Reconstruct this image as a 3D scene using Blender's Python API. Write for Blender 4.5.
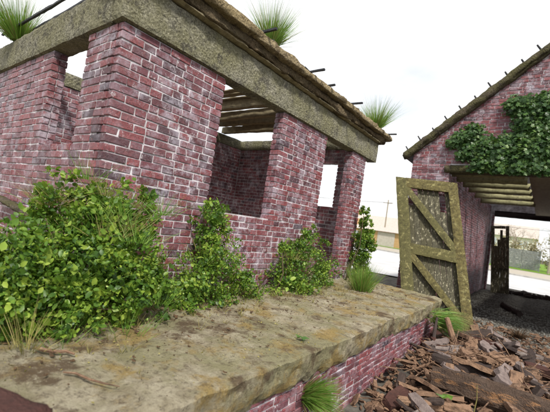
import bpy, math, random
import numpy as np
from mathutils import Vector, Matrix, noise, Euler

scene = bpy.context.scene
for o in list(bpy.data.objects):
    bpy.data.objects.remove(o)

# ------------------------------------------------------------------ camera
YAW, PIT, ROL, FPX = math.radians(-37.65), math.radians(2.24), math.radians(8.43), 354.4
_fw = np.array([math.sin(YAW)*math.cos(PIT), math.cos(YAW)*math.cos(PIT), math.sin(PIT)])
_r = np.array([math.cos(YAW), -math.sin(YAW), 0.0])
_u = np.cross(_r, _fw)
_r2 = _r*math.cos(ROL) + _u*math.sin(ROL)
_u2 = -_r*math.sin(ROL) + _u*math.cos(ROL)
RM = np.stack([_r2, _u2, -_fw], 1)
cam_d = bpy.data.cameras.new('camera')
cam = bpy.data.objects.new('camera', cam_d)
scene.collection.objects.link(cam)
cam.matrix_world = Matrix([list(RM[0])+[0], list(RM[1])+[0], list(RM[2])+[0], [0, 0, 0, 1]])
cam_d.sensor_width = 36.0
cam_d.lens = FPX/550*36.0
cam_d.clip_start = 0.05
cam_d.clip_end = 2000
cam_d.dof.use_dof = True
cam_d.dof.focus_distance = 3.6
cam_d.dof.aperture_fstop = 2.0
scene.camera = cam
scene.render.resolution_x, scene.render.resolution_y = 1024, 767

def ray(x, y): return RM @ np.array([(x-275)/FPX, -(y-206)/FPX, -1.0])
def onx(x, y, X): d = ray(x, y); return d*(X/d[0])
def ony(x, y, Y): d = ray(x, y); return d*(Y/d[1])
def onz(x, y, Z): d = ray(x, y); return d*(Z/d[2])
def proj(p):
    c = RM.T @ np.array(p, float)
    return (275-FPX*c[0]/c[2], 206+FPX*c[1]/c[2]) if c[2] < -.05 else (-9999, -9999)

# ------------------------------------------------------------------ world, sun, exposure
SUN_DIR = Vector((0.62, -0.50, 0.95)).normalized()      # towards the sun
world = bpy.data.worlds.new('World'); scene.world = world
world.use_nodes = True
wt = world.node_tree; wt.nodes.clear()
w_out = wt.nodes.new('ShaderNodeOutputWorld'); w_bg = wt.nodes.new('ShaderNodeBackground')
sky = wt.nodes.new('ShaderNodeTexSky'); sky.sky_type = 'NISHITA'; sky.sun_disc = False
sky.sun_elevation = math.asin(SUN_DIR.z); sky.sun_rotation = math.atan2(SUN_DIR.x, SUN_DIR.y)
sc = wt.nodes.new('ShaderNodeVectorMath'); sc.operation = 'SCALE'; sc.inputs['Scale'].default_value = 0.15
wt.links.new(sky.outputs[0], sc.inputs[0])
tc = wt.nodes.new('ShaderNodeTexCoord')
mp = wt.nodes.new('ShaderNodeMapping'); mp.inputs['Scale'].default_value = (1.0, 1.0, 2.2)
wt.links.new(tc.outputs['Generated'], mp.inputs['Vector'])
wn = wt.nodes.new('ShaderNodeTexNoise'); wn.inputs['Scale'].default_value = 2.3; wn.inputs['Detail'].default_value = 5
wt.links.new(mp.outputs[0], wn.inputs['Vector'])
wr = wt.nodes.new('ShaderNodeValToRGB')
wr.color_ramp.elements[0].position = 0.34; wr.color_ramp.elements[0].color = (.66, .66, .66, 1)
wr.color_ramp.elements[1].position = 0.54; wr.color_ramp.elements[1].color = (1, 1, 1, 1)
wt.links.new(wn.outputs['Fac'], wr.inputs[0])
wm = wt.nodes.new('ShaderNodeMix'); wm.data_type = 'RGBA'
wt.links.new(wr.outputs[0], wm.inputs['Factor'])
wt.links.new(sc.outputs[0], wm.inputs['A'])
wm.inputs['B'].default_value = (1.0, 1.0, 1.0, 1)
wt.links.new(wm.outputs['Result'], w_bg.inputs['Color'])
w_bg.inputs['Strength'].default_value = 0.75
wt.links.new(w_bg.outputs[0], w_out.inputs[0])

sd = bpy.data.lights.new('sun', 'SUN'); sd.energy = 3.0; sd.angle = math.radians(6); sd.color = (1.0, .95, .86)
so = bpy.data.objects.new('sun', sd); scene.collection.objects.link(so)
so.rotation_euler = SUN_DIR.to_track_quat('Z', 'Y').to_euler(); so.location = (20, -15, 30)

scene.view_settings.view_transform = 'Standard'; scene.view_settings.look = 'None'
scene.view_settings.exposure = 0.7; scene.view_settings.gamma = 1.0
scene.render.engine = 'CYCLES'

# ------------------------------------------------------------------ helpers
C = scene.collection
RNG = random.Random(7)
NP = np.random.RandomState(11)

def mesh(name, v, f, mats=(), smooth=False, midx=None):
    me = bpy.data.meshes.new(name)
    me.from_pydata([tuple(p) for p in v], [], [tuple(q) for q in f])
    for m in (mats if isinstance(mats, (list, tuple)) else [mats]):
        me.materials.append(m)
    if midx is not None:
        me.polygons.foreach_set('material_index', list(midx))
    if smooth:
        me.polygons.foreach_set('use_smooth', [True]*len(me.polygons))
    me.update()
    return me

def link(name, me, parent=None, loc=None, rot=None):
    o = bpy.data.objects.new(name, me); C.objects.link(o)
    if parent is not None:
        o.parent = parent
        o.matrix_parent_inverse = WORLD[parent].inverted()
    if loc is not None: o.location = loc
    if rot is not None: o.rotation_euler = rot
    m = Matrix.LocRotScale(Vector(loc or (0, 0, 0)), Euler(rot or (0, 0, 0)), Vector((1, 1, 1)))
    WORLD[o] = m
    return o
WORLD = {}

def thing(name, label, cat, base=(0, 0, 0), group=None):
    return tag(link(name, None, None, tuple(float(c) for c in base)), label, cat, group)
def tag(o, label, cat, group=None):
    o['label'] = label; o['category'] = cat
    if group: o['group'] = group
    return o
def kind(o, k): o['kind'] = k; return o

class MB:
    def __init__(s): s.v = []; s.f = []
    def add(s, v, f):
        n = len(s.v); s.v += [tuple(p) for p in v]; s.f += [tuple(i+n for i in q) for q in f]
    def box(s, a, b):
        (x0, y0, z0), (x1, y1, z1) = a, b
        s.add([(x0, y0, z0), (x1, y0, z0), (x1, y1, z0), (x0, y1, z0), (x0, y0, z1), (x1, y0, z1), (x1, y1, z1), (x0, y1, z1)],
              [(0, 3, 2, 1), (4, 5, 6, 7), (0, 1, 5, 4), (1, 2, 6, 5), (2, 3, 7, 6), (3, 0, 4, 7)])
    def tube(s, pts, rad, n=6, cap=True):
        pts = [Vector(p) for p in pts]; rings = []
        for i, p in enumerate(pts):
            t = (pts[min(i+1, len(pts)-1)]-pts[max(i-1, 0)]).normalized()
            a = t.orthogonal().normalized() if i == 0 else (a - t*a.dot(t)).normalized()
            b = t.cross(a); r = rad[i] if isinstance(rad, (list, tuple)) else rad
            rings.append([p + (a*math.cos(k*2*math.pi/n)+b*math.sin(k*2*math.pi/n))*r for k in range(n)])
        f = []
        for i in range(len(rings)-1):
            for k in range(n):
                f.append((i*n+k, i*n+(k+1) % n, (i+1)*n+(k+1) % n, (i+1)*n+k))
        if cap:
            f.append(tuple(range(n))[::-1]); f.append(tuple((len(rings)-1)*n+k for k in range(n)))
        s.add([q for r_ in rings for q in r_], f)
    def obj(s, name, mat, parent=None, smooth=False):
        return link(name, mesh(name, s.v, s.f, mat, smooth), parent)

def rough_box(a, b, res, amp, freq=6.0, edge=0.02, seed=0.0, M=None, fine=0.0):
    """closed box with a grid on each face, uneven faces and worn edges; world-space noise"""
    a = np.array(a, float); b = np.array(b, float)
    n = [max(1, int(round((b[i]-a[i])/res))) if not isinstance(res, (list, tuple)) else max(1, int(round((b[i]-a[i])/res[i]))) for i in range(3)]
    idx = {}; V = []; F = []
    def vid(i, j, k):
        key = (i, j, k)
        if key not in idx:
            idx[key] = len(V)
            p = Vector((a[0]+(b[0]-a[0])*i/n[0], a[1]+(b[1]-a[1])*j/n[1], a[2]+(b[2]-a[2])*k/n[2]))
            ext = [(-1 if t == 0 else 1 if t == n[q] else 0) for q, t in enumerate(key)]
            w = Vector(p) + Vector((seed*3.1, seed*1.7, seed*2.3))
            nv = noise.noise_vector(w*freq)*amp + noise.noise_vector(w*freq*3.1)*amp*.45
            if fine: nv += noise.noise_vector(w*freq*9.0)*fine
            if sum(1 for e in ext if e) >= 2:
                er = edge*(.6+1.3*abs(noise.noise(w*freq*1.4))+1.2*max(0, noise.noise(w*freq*.35)))
                for q in range(3): p[q] -= ext[q]*er
            V.append(p+nv)
        return idx[key]
    def face(ax, side):
        o1, o2 = (ax+1) % 3, (ax+2) % 3
        for i in range(n[o1]):
            for j in range(n[o2]):
                q = []
                for (di, dj) in ((0, 0), (1, 0), (1, 1), (0, 1)):
                    k = [0, 0, 0]; k[ax] = side*n[ax]; k[o1] = i+di; k[o2] = j+dj
                    q.append(vid(*k))
                F.append(tuple(q) if side else tuple(q[::-1]))
    for ax in range(3):
        face(ax, 0); face(ax, 1)
    if M is not None: V = [M @ p for p in V]
    return V, F

# ------------------------------------------------------------------ materials
def nt(name):
    m = bpy.data.materials.new(name); m.use_nodes = True
    t = m.node_tree; p = t.nodes['Principled BSDF']
    return m, t, p
def nd(t, typ, **kw):
    n = t.nodes.new('ShaderNode'+typ)
    for k, v in kw.items():
        if k in n.inputs: n.inputs[k].default_value = v
        else: setattr(n, k, v)
    return n
def coords(t, kindc='Object'):
    return nd(t, 'TexCoord').outputs[kindc]
def posn(t): return nd(t, 'NewGeometry').outputs['Position']
def noise_n(t, vec, scale, detail=4, rough=.6):
    n = nd(t, 'TexNoise', Scale=scale, Detail=detail, Roughness=rough)
    t.links.new(vec, n.inputs['Vector']); return n.outputs['Fac']
def ramp(t, fac, stops):
    r = nd(t, 'ValToRGB'); els = r.color_ramp.elements
    while len(els) < len(stops): els.new(.5)
    for e, (p, c) in zip(els, stops): e.position = p; e.color = (*c, 1) if len(c) == 3 else c
    t.links.new(fac, r.inputs[0]); return r.outputs[0]
def mixc(t, fac, a, b, mode='MIX'):
    m = nd(t, 'Mix', data_type='RGBA', blend_type=mode)
    for s, v in (('Factor', fac), ('A', a), ('B', b)):
        if isinstance(v, bpy.types.NodeSocket): t.links.new(v, m.inputs[s])
        elif isinstance(v, (int, float)): m.inputs[s].default_value = v
        else: m.inputs[s].default_value = (*v, 1)
    return m.outputs['Result']
def maths(t, op, a, b=None, clamp=False):
    m = nd(t, 'Math', operation=op, use_clamp=clamp)
    for i, v in enumerate((a, b)):
        if v is None: continue
        if isinstance(v, bpy.types.NodeSocket): t.links.new(v, m.inputs[i])
        else: m.inputs[i].default_value = v
    return m.outputs[0]
def bump(t, p, h, strength=.5, dist=.01):
    b = nd(t, 'Bump', Strength=strength, Distance=dist)
    t.links.new(h, b.inputs['Height']); t.links.new(b.outputs[0], p.inputs['Normal'])
def rnd(t):
    """one random number per loose piece and per object"""
    g = nd(t, 'NewGeometry'); oi = nd(t, 'ObjectInfo')
    return maths(t, 'FRACT', maths(t, 'ADD', g.outputs['Random Per Island'], oi.outputs['Random']))
G3 = lambda v: (v, v, v)

def m_brick(name, haze, rough, sat=1.0):
    m, t, p = nt(name); P = posn(t); r = rnd(t)
    col = ramp(t, r, [(0, (.070, .026, .036)), (.15, (.20, .046, .054)), (.4, (.275, .066, .072)), (.6, (.15, .04, .056)), (.8, (.24, .09, .102)), (.92, (.12, .035, .045)), (1, (.045, .028, .042))])
    n1 = noise_n(t, P, 7, 7, .75)
    n2 = noise_n(t, P, 45, 6, .8)
    n3 = noise_n(t, P, 1.6, 5, .65)
    n4 = noise_n(t, P, 22, 6, .8)
    col = mixc(t, ramp(t, n2, [(.47, G3(0)), (.62, G3(.7))]), col, (.05, .024, .032))
    col = mixc(t, ramp(t, n4, [(.30, G3(.55)), (.44, G3(0))]), col, (.34, .13, .12))
    dust = maths(t, 'MULTIPLY', ramp(t, n1, [(.46, G3(0)), (.60, G3(1))]), ramp(t, n3, [(.36, G3(.12)), (.62, G3(1))]))
    col = mixc(t, maths(t, 'MULTIPLY', dust, haze), col, (.44, .40, .47))
    smear = ramp(t, noise_n(t, P, 15, 8, .8), [(.575, G3(0)), (.64, G3(.85))])
    col = mixc(t, smear, col, (.58, .54, .57))
    t.links.new(col, p.inputs['Base Color'])
    p.inputs['Roughness'].default_value = rough
    p.inputs['Specular IOR Level'].default_value = .55
    bump(t, p, maths(t, 'ADD', n2, n4), .7, .012)
    return m
def m_mortar(name, col):
    m, t, p = nt(name); P = posn(t)
    c = mixc(t, ramp(t, noise_n(t, P, 7, 6, .7), [(.35, G3(0)), (.65, G3(1))]), (col[0]*.40, col[1]*.35, col[2]*.34), col)
    t.links.new(c, p.inputs['Base Color']); p.inputs['Roughness'].default_value = .9
    bump(t, p, noise_n(t, P, 90, 4), .5, .008); return m
def m_stone(name, base, moss, dark, mossamt=.5, scale=1.0, bumpd=.02):
    m, t, p = nt(name); P = posn(t)
    a = noise_n(t, P, 2.4*scale, 7, .68); b = noise_n(t, P, 17*scale, 6, .75); c = noise_n(t, P, 60*scale, 5, .75)
    v = nd(t, 'TexVoronoi', Scale=26*scale); t.links.new(P, v.inputs['Vector'])
    col = mixc(t, ramp(t, b, [(.40, G3(0)), (.58, G3(1))]), tuple(x*.45 for x in base), base)
    col = mixc(t, maths(t, 'MULTIPLY', ramp(t, a, [(.42, G3(0)), (.56, G3(1))]), mossamt), col, moss)
    col = mixc(t, ramp(t, noise_n(t, P, 1.1*scale, 8, .72), [(.50, G3(0)), (.60, G3(.55))]), col, tuple(x*.9 for x in moss))
    col = mixc(t, ramp(t, c, [(.54, G3(0)), (.64, G3(.9))]), col, dark)
    col = mixc(t, ramp(t, noise_n(t, P, 4.3*scale, 8, .78), [(.53, G3(0)), (.60, G3(.8))]), col, tuple(x*1.5 for x in dark))
    col = mixc(t, ramp(t, c, [(.34, G3(.9)), (.44, G3(0))]), col, tuple(min(1, x*1.55) for x in base))
    if name == 'slab_stone':
        col = mixc(t, ramp(t, noise_n(t, P, 2.1, 9, .75), [(.50, G3(0)), (.60, G3(.75))]), col, (.14, .095, .05))
    t.links.new(col, p.inputs['Base Color']); p.inputs['Roughness'].default_value = .92
    p.inputs['Specular IOR Level'].default_value = .2
    bump(t, p, maths(t, 'ADD', maths(t, 'ADD', c, b), v.outputs['Distance']), .85, bumpd)
    return m
def m_wood(name, cols, spec=.2, grain=(40, 40, 4), axis='Object', flake=None, bd=.008):
    m, t, p = nt(name); P = coords(t, axis); r = rnd(t)
    mpn = nd(t, 'Mapping', Scale=grain); t.links.new(P, mpn.inputs['Vector'])
    g = noise_n(t, mpn.outputs[0], 1.0, 6, .7)
    W = posn(t)
    col = ramp(t, g, [(.3, cols[0]), (.52, cols[1]), (.72, cols[2])])
    col = mixc(t, maths(t, 'MULTIPLY', r, .75), col, cols[3], 'MIX')
    col = mixc(t, ramp(t, noise_n(t, W, 14, 5, .75), [(.48, G3(0)), (.7, G3(.75))]), col, cols[4])
    if flake:
        col = mixc(t, ramp(t, noise_n(t, mpn.outputs[0], .55, 6, .8), [(.56, G3(0)), (.6, G3(1))]), col, flake)
    t.links.new(col, p.inputs['Base Color']); p.inputs['Roughness'].default_value = .85
    p.inputs['Specular IOR Level'].default_value = spec
    bump(t, p, maths(t, 'ADD', g, noise_n(t, W, 70, 4)), .8, bd); return m
def m_leaf(name, stops, trans=.35, rough=.42):
    m, t, p = nt(name); g = nd(t, 'NewGeometry'); P = posn(t); r = rnd(t)
    fac = maths(t, 'ADD', maths(t, 'MULTIPLY', r, .62), maths(t, 'SUBTRACT', maths(t, 'MULTIPLY', noise_n(t, P, 5.5, 3), 1.5), .47), True)
    col = ramp(t, fac, stops)
    col = mixc(t, maths(t, 'MULTIPLY', noise_n(t, P, 30, 3), .3), col, stops[0][1])
    t.links.new(col, p.inputs['Base Color']); p.inputs['Roughness'].default_value = rough
    p.inputs['Specular IOR Level'].default_value = .35
    tr = nd(t, 'BsdfTranslucent'); t.links.new(mixc(t, .5, col, (.25, .4, .03)), tr.inputs['Color'])
    mx = nd(t, 'MixShader'); mx.inputs[0].default_value = trans
    t.links.new(p.outputs[0], mx.inputs[1]); t.links.new(tr.outputs[0], mx.inputs[2])
    t.links.new(mx.outputs[0], t.nodes['Material Output'].inputs['Surface']); return m
def m_plain(name, c1, c2, scale=4, rough=.85, bs=.3, spec=.3):
    m, t, p = nt(name); P = posn(t)
    n = noise_n(t, P, scale, 6, .65)
    t.links.new(ramp(t, n, [(.35, c1), (.65, c2)]), p.inputs['Base Color'])
    p.inputs['Roughness'].default_value = rough; p.inputs['Specular IOR Level'].default_value = spec
    bump(t, p, n, bs, .02); return m

M_BRICK = m_brick('brick_red', .75, .42)
M_BRICK_S = m_brick('brick_shed', .75, .6)
M_BRICK_P = m_brick('brick_platform', .5, .6)
M_MORTAR = m_mortar('mortar', (.66, .64, .68))
M_SLAB = m_stone('slab_stone', (.48, .42, .30), (.36, .31, .15), (.07, .048, .03), .5, 1.0, .028)
def m_slab():
    m, t, p = nt('slab_stone'); P = posn(t)
    a = noise_n(t, P, 1.7, 9, .72); b = noise_n(t, P, 5.5, 9, .76); c = noise_n(t, P, 26, 7, .8); d = noise_n(t, P, 3.1, 9, .7); e = noise_n(t, P, 75, 5, .8)
    col = mixc(t, ramp(t, b, [(.38, G3(0)), (.60, G3(1))]), (.27, .23, .15), (.46, .41, .30))
    col = mixc(t, ramp(t, a, [(.46, G3(0)), (.58, G3(.75))]), col, (.25, .235, .12))
    col = mixc(t, ramp(t, d, [(.50, G3(0)), (.60, G3(.85))]), col, (.32, .225, .075))
    col = mixc(t, ramp(t, noise_n(t, P, 2.3, 9, .75), [(.52, G3(0)), (.60, G3(.9))]), col, (.105, .068, .04))
    col = mixc(t, ramp(t, c, [(.52, G3(0)), (.64, G3(.75))]), col, (.10, .075, .05))
    col = mixc(t, ramp(t, e, [(.56, G3(0)), (.68, G3(.7))]), col, (.08, .06, .045))
    col = mixc(t, ramp(t, c, [(.30, G3(.7)), (.42, G3(0))]), col, (.58, .53, .40))
    t.links.new(col, p.inputs['Base Color']); p.inputs['Roughness'].default_value = .9; p.inputs['Specular IOR Level'].default_value = .25
    bump(t, p, maths(t, 'ADD', maths(t, 'ADD', c, b), e), .9, .02); return m
M_SLAB = m_slab()
M_LINTEL = m_stone('lintel_concrete', (.34, .325, .25), (.22, .21, .11), (.05, .046, .038), .6, 1.3, .022)
M_FASCIA = m_stone('fascia_timber', (.46, .37, .23), (.32, .25, .13), (.07, .05, .03), .5, 1.3, .03)
M_EAVES = m_stone('eaves_lower', (.24, .18, .11), (.15, .125, .07), (.04, .03, .02), .5, 1.5, .03)
M_VERGE = m_stone('mossy_verge', (.17, .14, .10), (.11, .11, .035), (.03, .025, .02), .6, 1.6, .03)
M_SLATE = m_plain('slate', (.07, .085, .11), (.16, .18, .21), 9, .5)
M_BATTEN = m_plain('tarred_batten', (.012, .013, .017), (.035, .036, .042), 20, .6)
M_BOARD = m_wood('roof_board', [(.14, .12, .08), (.34, .29, .19), (.46, .40, .27), (.26, .22, .13), (.10, .08, .055)], grain=(4, 40, 40))
M_DOORF = m_wood('door_frame_moss', [(.06, .05, .022), (.14, .118, .048), (.215, .182, .072), (.105, .104, .045), (.04, .033, .022)], grain=(20, 20, 20), axis='Object', flake=(.27, .245, .11))
M_DOORP = m_wood('door_plank', [(.04, .038, .028), (.105, .098, .068), (.17, .16, .11), (.085, .078, .045), (.04, .036, .026)], grain=(40, 40, 12), flake=(.52, .48, .34))
M_DARKW = m_wood('dark_wood', [(.025, .018, .015), (.06, .042, .035), (.09, .065, .05), (.04, .03, .03), (.02, .016, .014)], grain=(5, 40, 40))
M_SLAT = m_wood('ceiling_slat', [(.15, .14, .07), (.36, .34, .19), (.48, .46, .28), (.27, .26, .14), (.09, .085, .05)], grain=(4, 40, 40))
M_BARK = m_wood('bark', [(.028, .016, .012), (.12, .068, .045), (.36, .255, .175), (.29, .18, .115), (.04, .026, .02)], grain=(5, 30, 30), bd=.012)
M_BARKG = m_wood('bark_grey', [(.06, .05, .045), (.17, .14, .125), (.32, .28, .25), (.21, .16, .15), (.05, .04, .04)], grain=(5, 30, 30), bd=.012)
M_LOG = m_wood('log_bark', [(.018, .014, .013), (.085, .06, .05), (.26, .20, .16), (.10, .065, .045), (.022, .018, .018)], grain=(4, 16, 16), flake=(.26, .14, .07), bd=.045)
M_RED = m_wood('red_bark', [(.04, .016, .012), (.075, .034, .026), (.13, .065, .048), (.065, .03, .027), (.035, .02, .018)], grain=(4, 24, 24), bd=.02)
GREEN = [(0, (.02, .05, .012)), (.35, (.055, .125, .02)), (.65, (.135, .25, .03)), (1, (.36, .47, .07))]
M_LEAF = m_leaf('bush_leaf', GREEN)
M_LEAFB = m_leaf('bright_leaf', [(0, (.16, .26, .03)), (.5, (.25, .36, .05)), (1, (.34, .44, .09))])
M_IVY = m_leaf('ivy_leaf', [(0, (.014, .038, .012)), (.45, (.036, .09, .022)), (.8, (.075, .15, .034)), (1, (.15, .24, .06))], .25)
M_GRASS = m_leaf('grass_blade', [(0, (.06, .15, .02)), (.5, (.14, .29, .04)), (1, (.32, .46, .12))], .35, .5)
M_DRY = m_leaf('dry_grass', [(0, (.12, .10, .03)), (.5, (.25, .21, .07)), (1, (.36, .32, .13))], .25, .7)
M_DEAD = m_wood('dead_leaf', [(.04, .025, .016), (.10, .06, .032), (.19, .12, .065), (.09, .055, .032), (.04, .028, .02)], grain=(12, 12, 12))
M_STEM = m_plain('stem', (.05, .035, .02), (.12, .09, .05), 20)
M_SOIL = m_plain('soil', (.045, .04, .034), (.12, .112, .098), 7, .95, .9, .1)
M_GRAVEL = m_plain('gravel', (.09, .088, .08), (.25, .245, .22), 30, .95, .5, .2)
M_ROAD = m_plain('road_concrete', (.40, .40, .41), (.50, .50, .50), .8, .8, .1)
M_PAVE = m_plain('pavement', (.30, .27, .22), (.40, .36, .30), 2, .85, .15)
M_KERB = m_plain('kerb', (.30, .29, .27), (.42, .41, .39), 3)
M_LAWN = m_plain('lawn', (.09, .17, .02), (.16, .27, .04), 3, .95, .4, .1)
M_CREAM = m_plain('cream_render', (.70, .66, .58), (.78, .74, .67), 1.2)
M_TAN = m_plain('tan_brick', (.40, .24, .11), (.50, .32, .16), 5)
M_TILE = m_plain('roof_tile', (.38, .34, .30), (.48, .43, .39), 4)
M_GLASS = m_plain('window_glass', (.30, .33, .36), (.42, .45, .48), 2, .12, 0, .6)
M_WHITE = m_plain('white_paint', (.72, .72, .70), (.8, .8, .78), 3, .5, .05)
M_FENCE = m_plain('weathered_fence', (.13, .14, .135), (.22, .23, .225), 6, .85)
M_TWIGT = m_plain('pale_bark', (.22, .18, .13), (.36, .31, .24), 10)
M_HEDGE = m_leaf('winter_shrub_leaf', [(0, (.16, .13, .06)), (.5, (.29, .24, .13)), (1, (.40, .35, .20))], .2, .8)

# ------------------------------------------------------------------ brickwork
BH = CO = 0.0878*27/32         # course pitch
MJ = 0.0118                   # mortar joint
def brick_template(L, D, H, seed):
    """chamfered uneven brick, x along the wall, y depth (front at -D/2), z up: 24 verts"""
    r = random.Random(seed); ch = .0032
    V = []; F = []
    corner = {}
    for sx in (-1, 1):
        for sy in (-1, 1):
            for sz in (-1, 1):
                j = Vector((r.uniform(-.004, .004), r.uniform(-.003, .003), r.uniform(-.0035, .0035)))
                base = Vector((sx*L/2, sy*D/2, sz*H/2))+j
                c_ = ch*(r.uniform(.6, 1.9) if r.random() < .88 else r.uniform(2.0, 3.4 if L > .12 else 2.2))
                ids = []
                for ax in range(3):
                    p = Vector(base)
                    for q, s_ in enumerate((sx, sy, sz)):
                        if q != ax: p[q] -= s_*c_
                    ids.append(len(V)); V.append(p)
                corner[(sx, sy, sz)] = ids
    def q(ax, s_):
        o = [(-1, -1), (1, -1), (1, 1), (-1, 1)]
        f = []
        for (a1, a2) in o:
            k = [0, 0, 0]; k[ax] = s_; k[(ax+1) % 3] = a1; k[(ax+2) % 3] = a2
            f.append(corner[tuple(k)][ax])
        F.append(tuple(f) if s_ > 0 else tuple(f[::-1]))
    for ax in range(3): q(ax, -1); q(ax, 1)
    for ax in range(3):
        o1, o2 = (ax+1) % 3, (ax+2) % 3
        for s1 in (-1, 1):
            for s2 in (-1, 1):
                ka = [0, 0, 0]; ka[o1] = s1; ka[o2] = s2; kb = list(ka); ka[ax] = -1; kb[ax] = 1
                A, B = corner[tuple(ka)], corner[tuple(kb)]
                f = (A[o1], B[o1], B[o2], A[o2])
                F.append(f if s1*s2 > 0 else f[::-1])
    for k, ids in corner.items():
        F.append(tuple(ids) if k[0]*k[1]*k[2] > 0 else tuple(ids[::-1]))
    return V, F
_bt = {}
def brick_mesh(L, D, mat, sc=1.0):
    key = (round(L/.006), round(D, 2), sc, RNG.randrange(2), mat.name)
    if key not in _bt:
        v, f = brick_template(max(.04, key[0]*.006), D, (BH-MJ)*sc, hash(key[:4]) & 0xffff)
        _bt[key] = (mesh('brick', v, f, mat), v, f)
    return _bt[key]

class Wall:
    """one brick leaf: u runs along the wall from p0, n points outwards"""
    def __init__(s, p0, u, n, width, z0, z1, holes=(), depth=.072, top=None, sc=1.0):
        s.sc = sc
        s.p0 = Vector(p0); s.u = Vector(u); s.n = Vector(n); s.w = width; s.z0 = z0; s.z1 = z1
        s.holes = holes; s.d = depth; s.top = top
    def bricks(s, rng):
        out = []; sc_ = s.sc; CO_ = CO*sc_; rows = int(round((s.z1-s.z0)/CO_))
        for k in range(rows):
            zc = s.z0+(k+.5)*CO_
            segs = [(0.0, s.w)]
            for (h0, h1, g0, g1) in s.holes:
                if g0+.005 < zc < g1-.005:
                    ns = []
                    for (c0, c1) in segs:
                        if c1 <= h0 or c0 >= h1: ns.append((c0, c1)); continue
                        if c0 < h0: ns.append((c0, h0))
                        if c1 > h1: ns.append((h1, c1))
                    segs = ns
            for (c0, c1) in segs:
                if c1-c0 < .06: continue
                x = c0; i = k % 2
                while x < c1-1e-6:
                    L = ((.235 if i % 2 == 0 else .125)+rng.uniform(-.014, .014))*sc_
                    if rng.random() < .12 and x > c0: L *= .75
                    if c1-(x+L) < .07*sc_: L = c1-x
                    if L > .30*sc_: L = L*.55
                    e = x+L; i += 1
                    if not (s.top and zc+CO*.5 > min(s.top(x), s.top(e))+.17):
                        zj = .0035*noise.noise(Vector((x*1.6, k*7.3, s.p0.x)))
                        out.append((s, (x+e)/2, zc+zj, e-x-MJ*sc_, rng.uniform(-.005, .004)))
                    x = e
        return out

def core_boxes(mb, w, u0, u1, d0, d1, axis, base, zs, holes, shrink=.020):
    """mortar core: wall rectangle minus holes, made of boxes; axis 0 runs along x, 1 along y"""
    hs = [(h0-shrink, h1+shrink, g0-shrink, g1+shrink) for (h0, h1, g0, g1) in holes]
    us = sorted({u0+shrink, u1-shrink, *[min(max(v, u0+shrink), u1-shrink) for h in hs for v in h[:2]]})
    zz = sorted({zs[0], zs[1], *[min(max(v, zs[0]), zs[1]) for h in hs for v in h[2:]]})
    for a, b in zip(us[:-1], us[1:]):
        for c, d in zip(zz[:-1], zz[1:]):
            if b-a < 1e-4 or d-c < 1e-4: continue
            um, zm = (a+b)/2, (c+d)/2
            if any(h[0] < um < h[1] and h[2] < zm < h[3] for h in hs): continue
            if axis == 0: mb.box((base+a, d0, c), (base+b, d1, d))
            else: mb.box((d0, base+a, c), (d1, base+b, d))

def lay_bricks(walls, parents, root, mat, limit, hide=lambda x, y: False, seed=3):
    """walls: list of Wall; parents: the mortar wall each belongs to. The largest in view become parts."""
    rng = random.Random(seed); allb = []
    for w, par in zip(walls, parents):
        for b in w.bricks(rng):
            allb.append((b, par))
    scored = []
    for b, par in allb:
        w, uc, zc, L, dj = b
        c = w.p0 + w.u*uc + w.n*(-w.d/2+dj); c.z = zc
        f = c + w.n*(w.d/2)
        px = proj(f); view = -f; area = 0
        if -5 < px[0] < 555 and -5 < px[1] < 417 and w.n.dot(view) > 0 and not hide(*px):
            area = L*BH*abs(w.n.dot(view.normalized()))/f.length_squared
        scored.append((area, b, par, c))
    scored.sort(key=lambda q: -q[0])
    rest = MB()
    for i, (area, b, par, c) in enumerate(scored):
        w, uc, zc, L, dj = b
        me, v, f = brick_mesh(L, w.d, mat, w.sc)
        ang = math.atan2(w.u.y, w.u.x)
        # template front is -y; rotate so that x->u and -y->n
        R = Matrix(((w.u.x, -w.n.x, 0), (w.u.y, -w.n.y, 0), (0, 0, 1)))
        if i < limit and area > 0:
            if R.determinant() > 0: rot = R.to_euler()
            else: rot = (Matrix(((-w.u.x, -w.n.x, 0), (-w.u.y, -w.n.y, 0), (0, 0, 1)))).to_euler()
            rot = Euler((rot.x, rot.y+rng.uniform(-.012, .012), rot.z+rng.uniform(-.012, .012)))
            link('brick', me, par, tuple(c), tuple(rot))
        else:
            a2 = rng.uniform(-.012, .012); Rm = R @ Matrix.Rotation(a2, 3, 'Y')
            ff = f if R.determinant() > 0 else [q[::-1] for q in f]
            rest.add([Rm @ p + c for p in v], ff)
    if rest.v:
        kind(rest.obj('brickwork', mat, root), 'stuff')

# ------------------------------------------------------------------ ground and setting
GZ = -1.62
def gz(x, y):
    h = 0.0
    h += .30*math.exp(-((x+.55)/.75)**2-((y-5.6)/1.5)**2)
    h += .20*math.exp(-((x-.5)/.9)**2-((y-4.6)/1.2)**2)
    h += .12*math.exp(-((x-.1)/1.4)**2-((y-17.2)/.7)**2)
    h += .05*noise.noise(Vector((x*1.3, y*1.3, 0)))+.022*noise.noise(Vector((x*5, y*5, 3)))
    fade = max(0, min(1, (20.5-y)/2.5))*max(0, min(1, (y+6)/3))*max(0, min(1, (9-x)/3))*max(0, min(1, (x+16)/4))
    return GZ + h*fade
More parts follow.
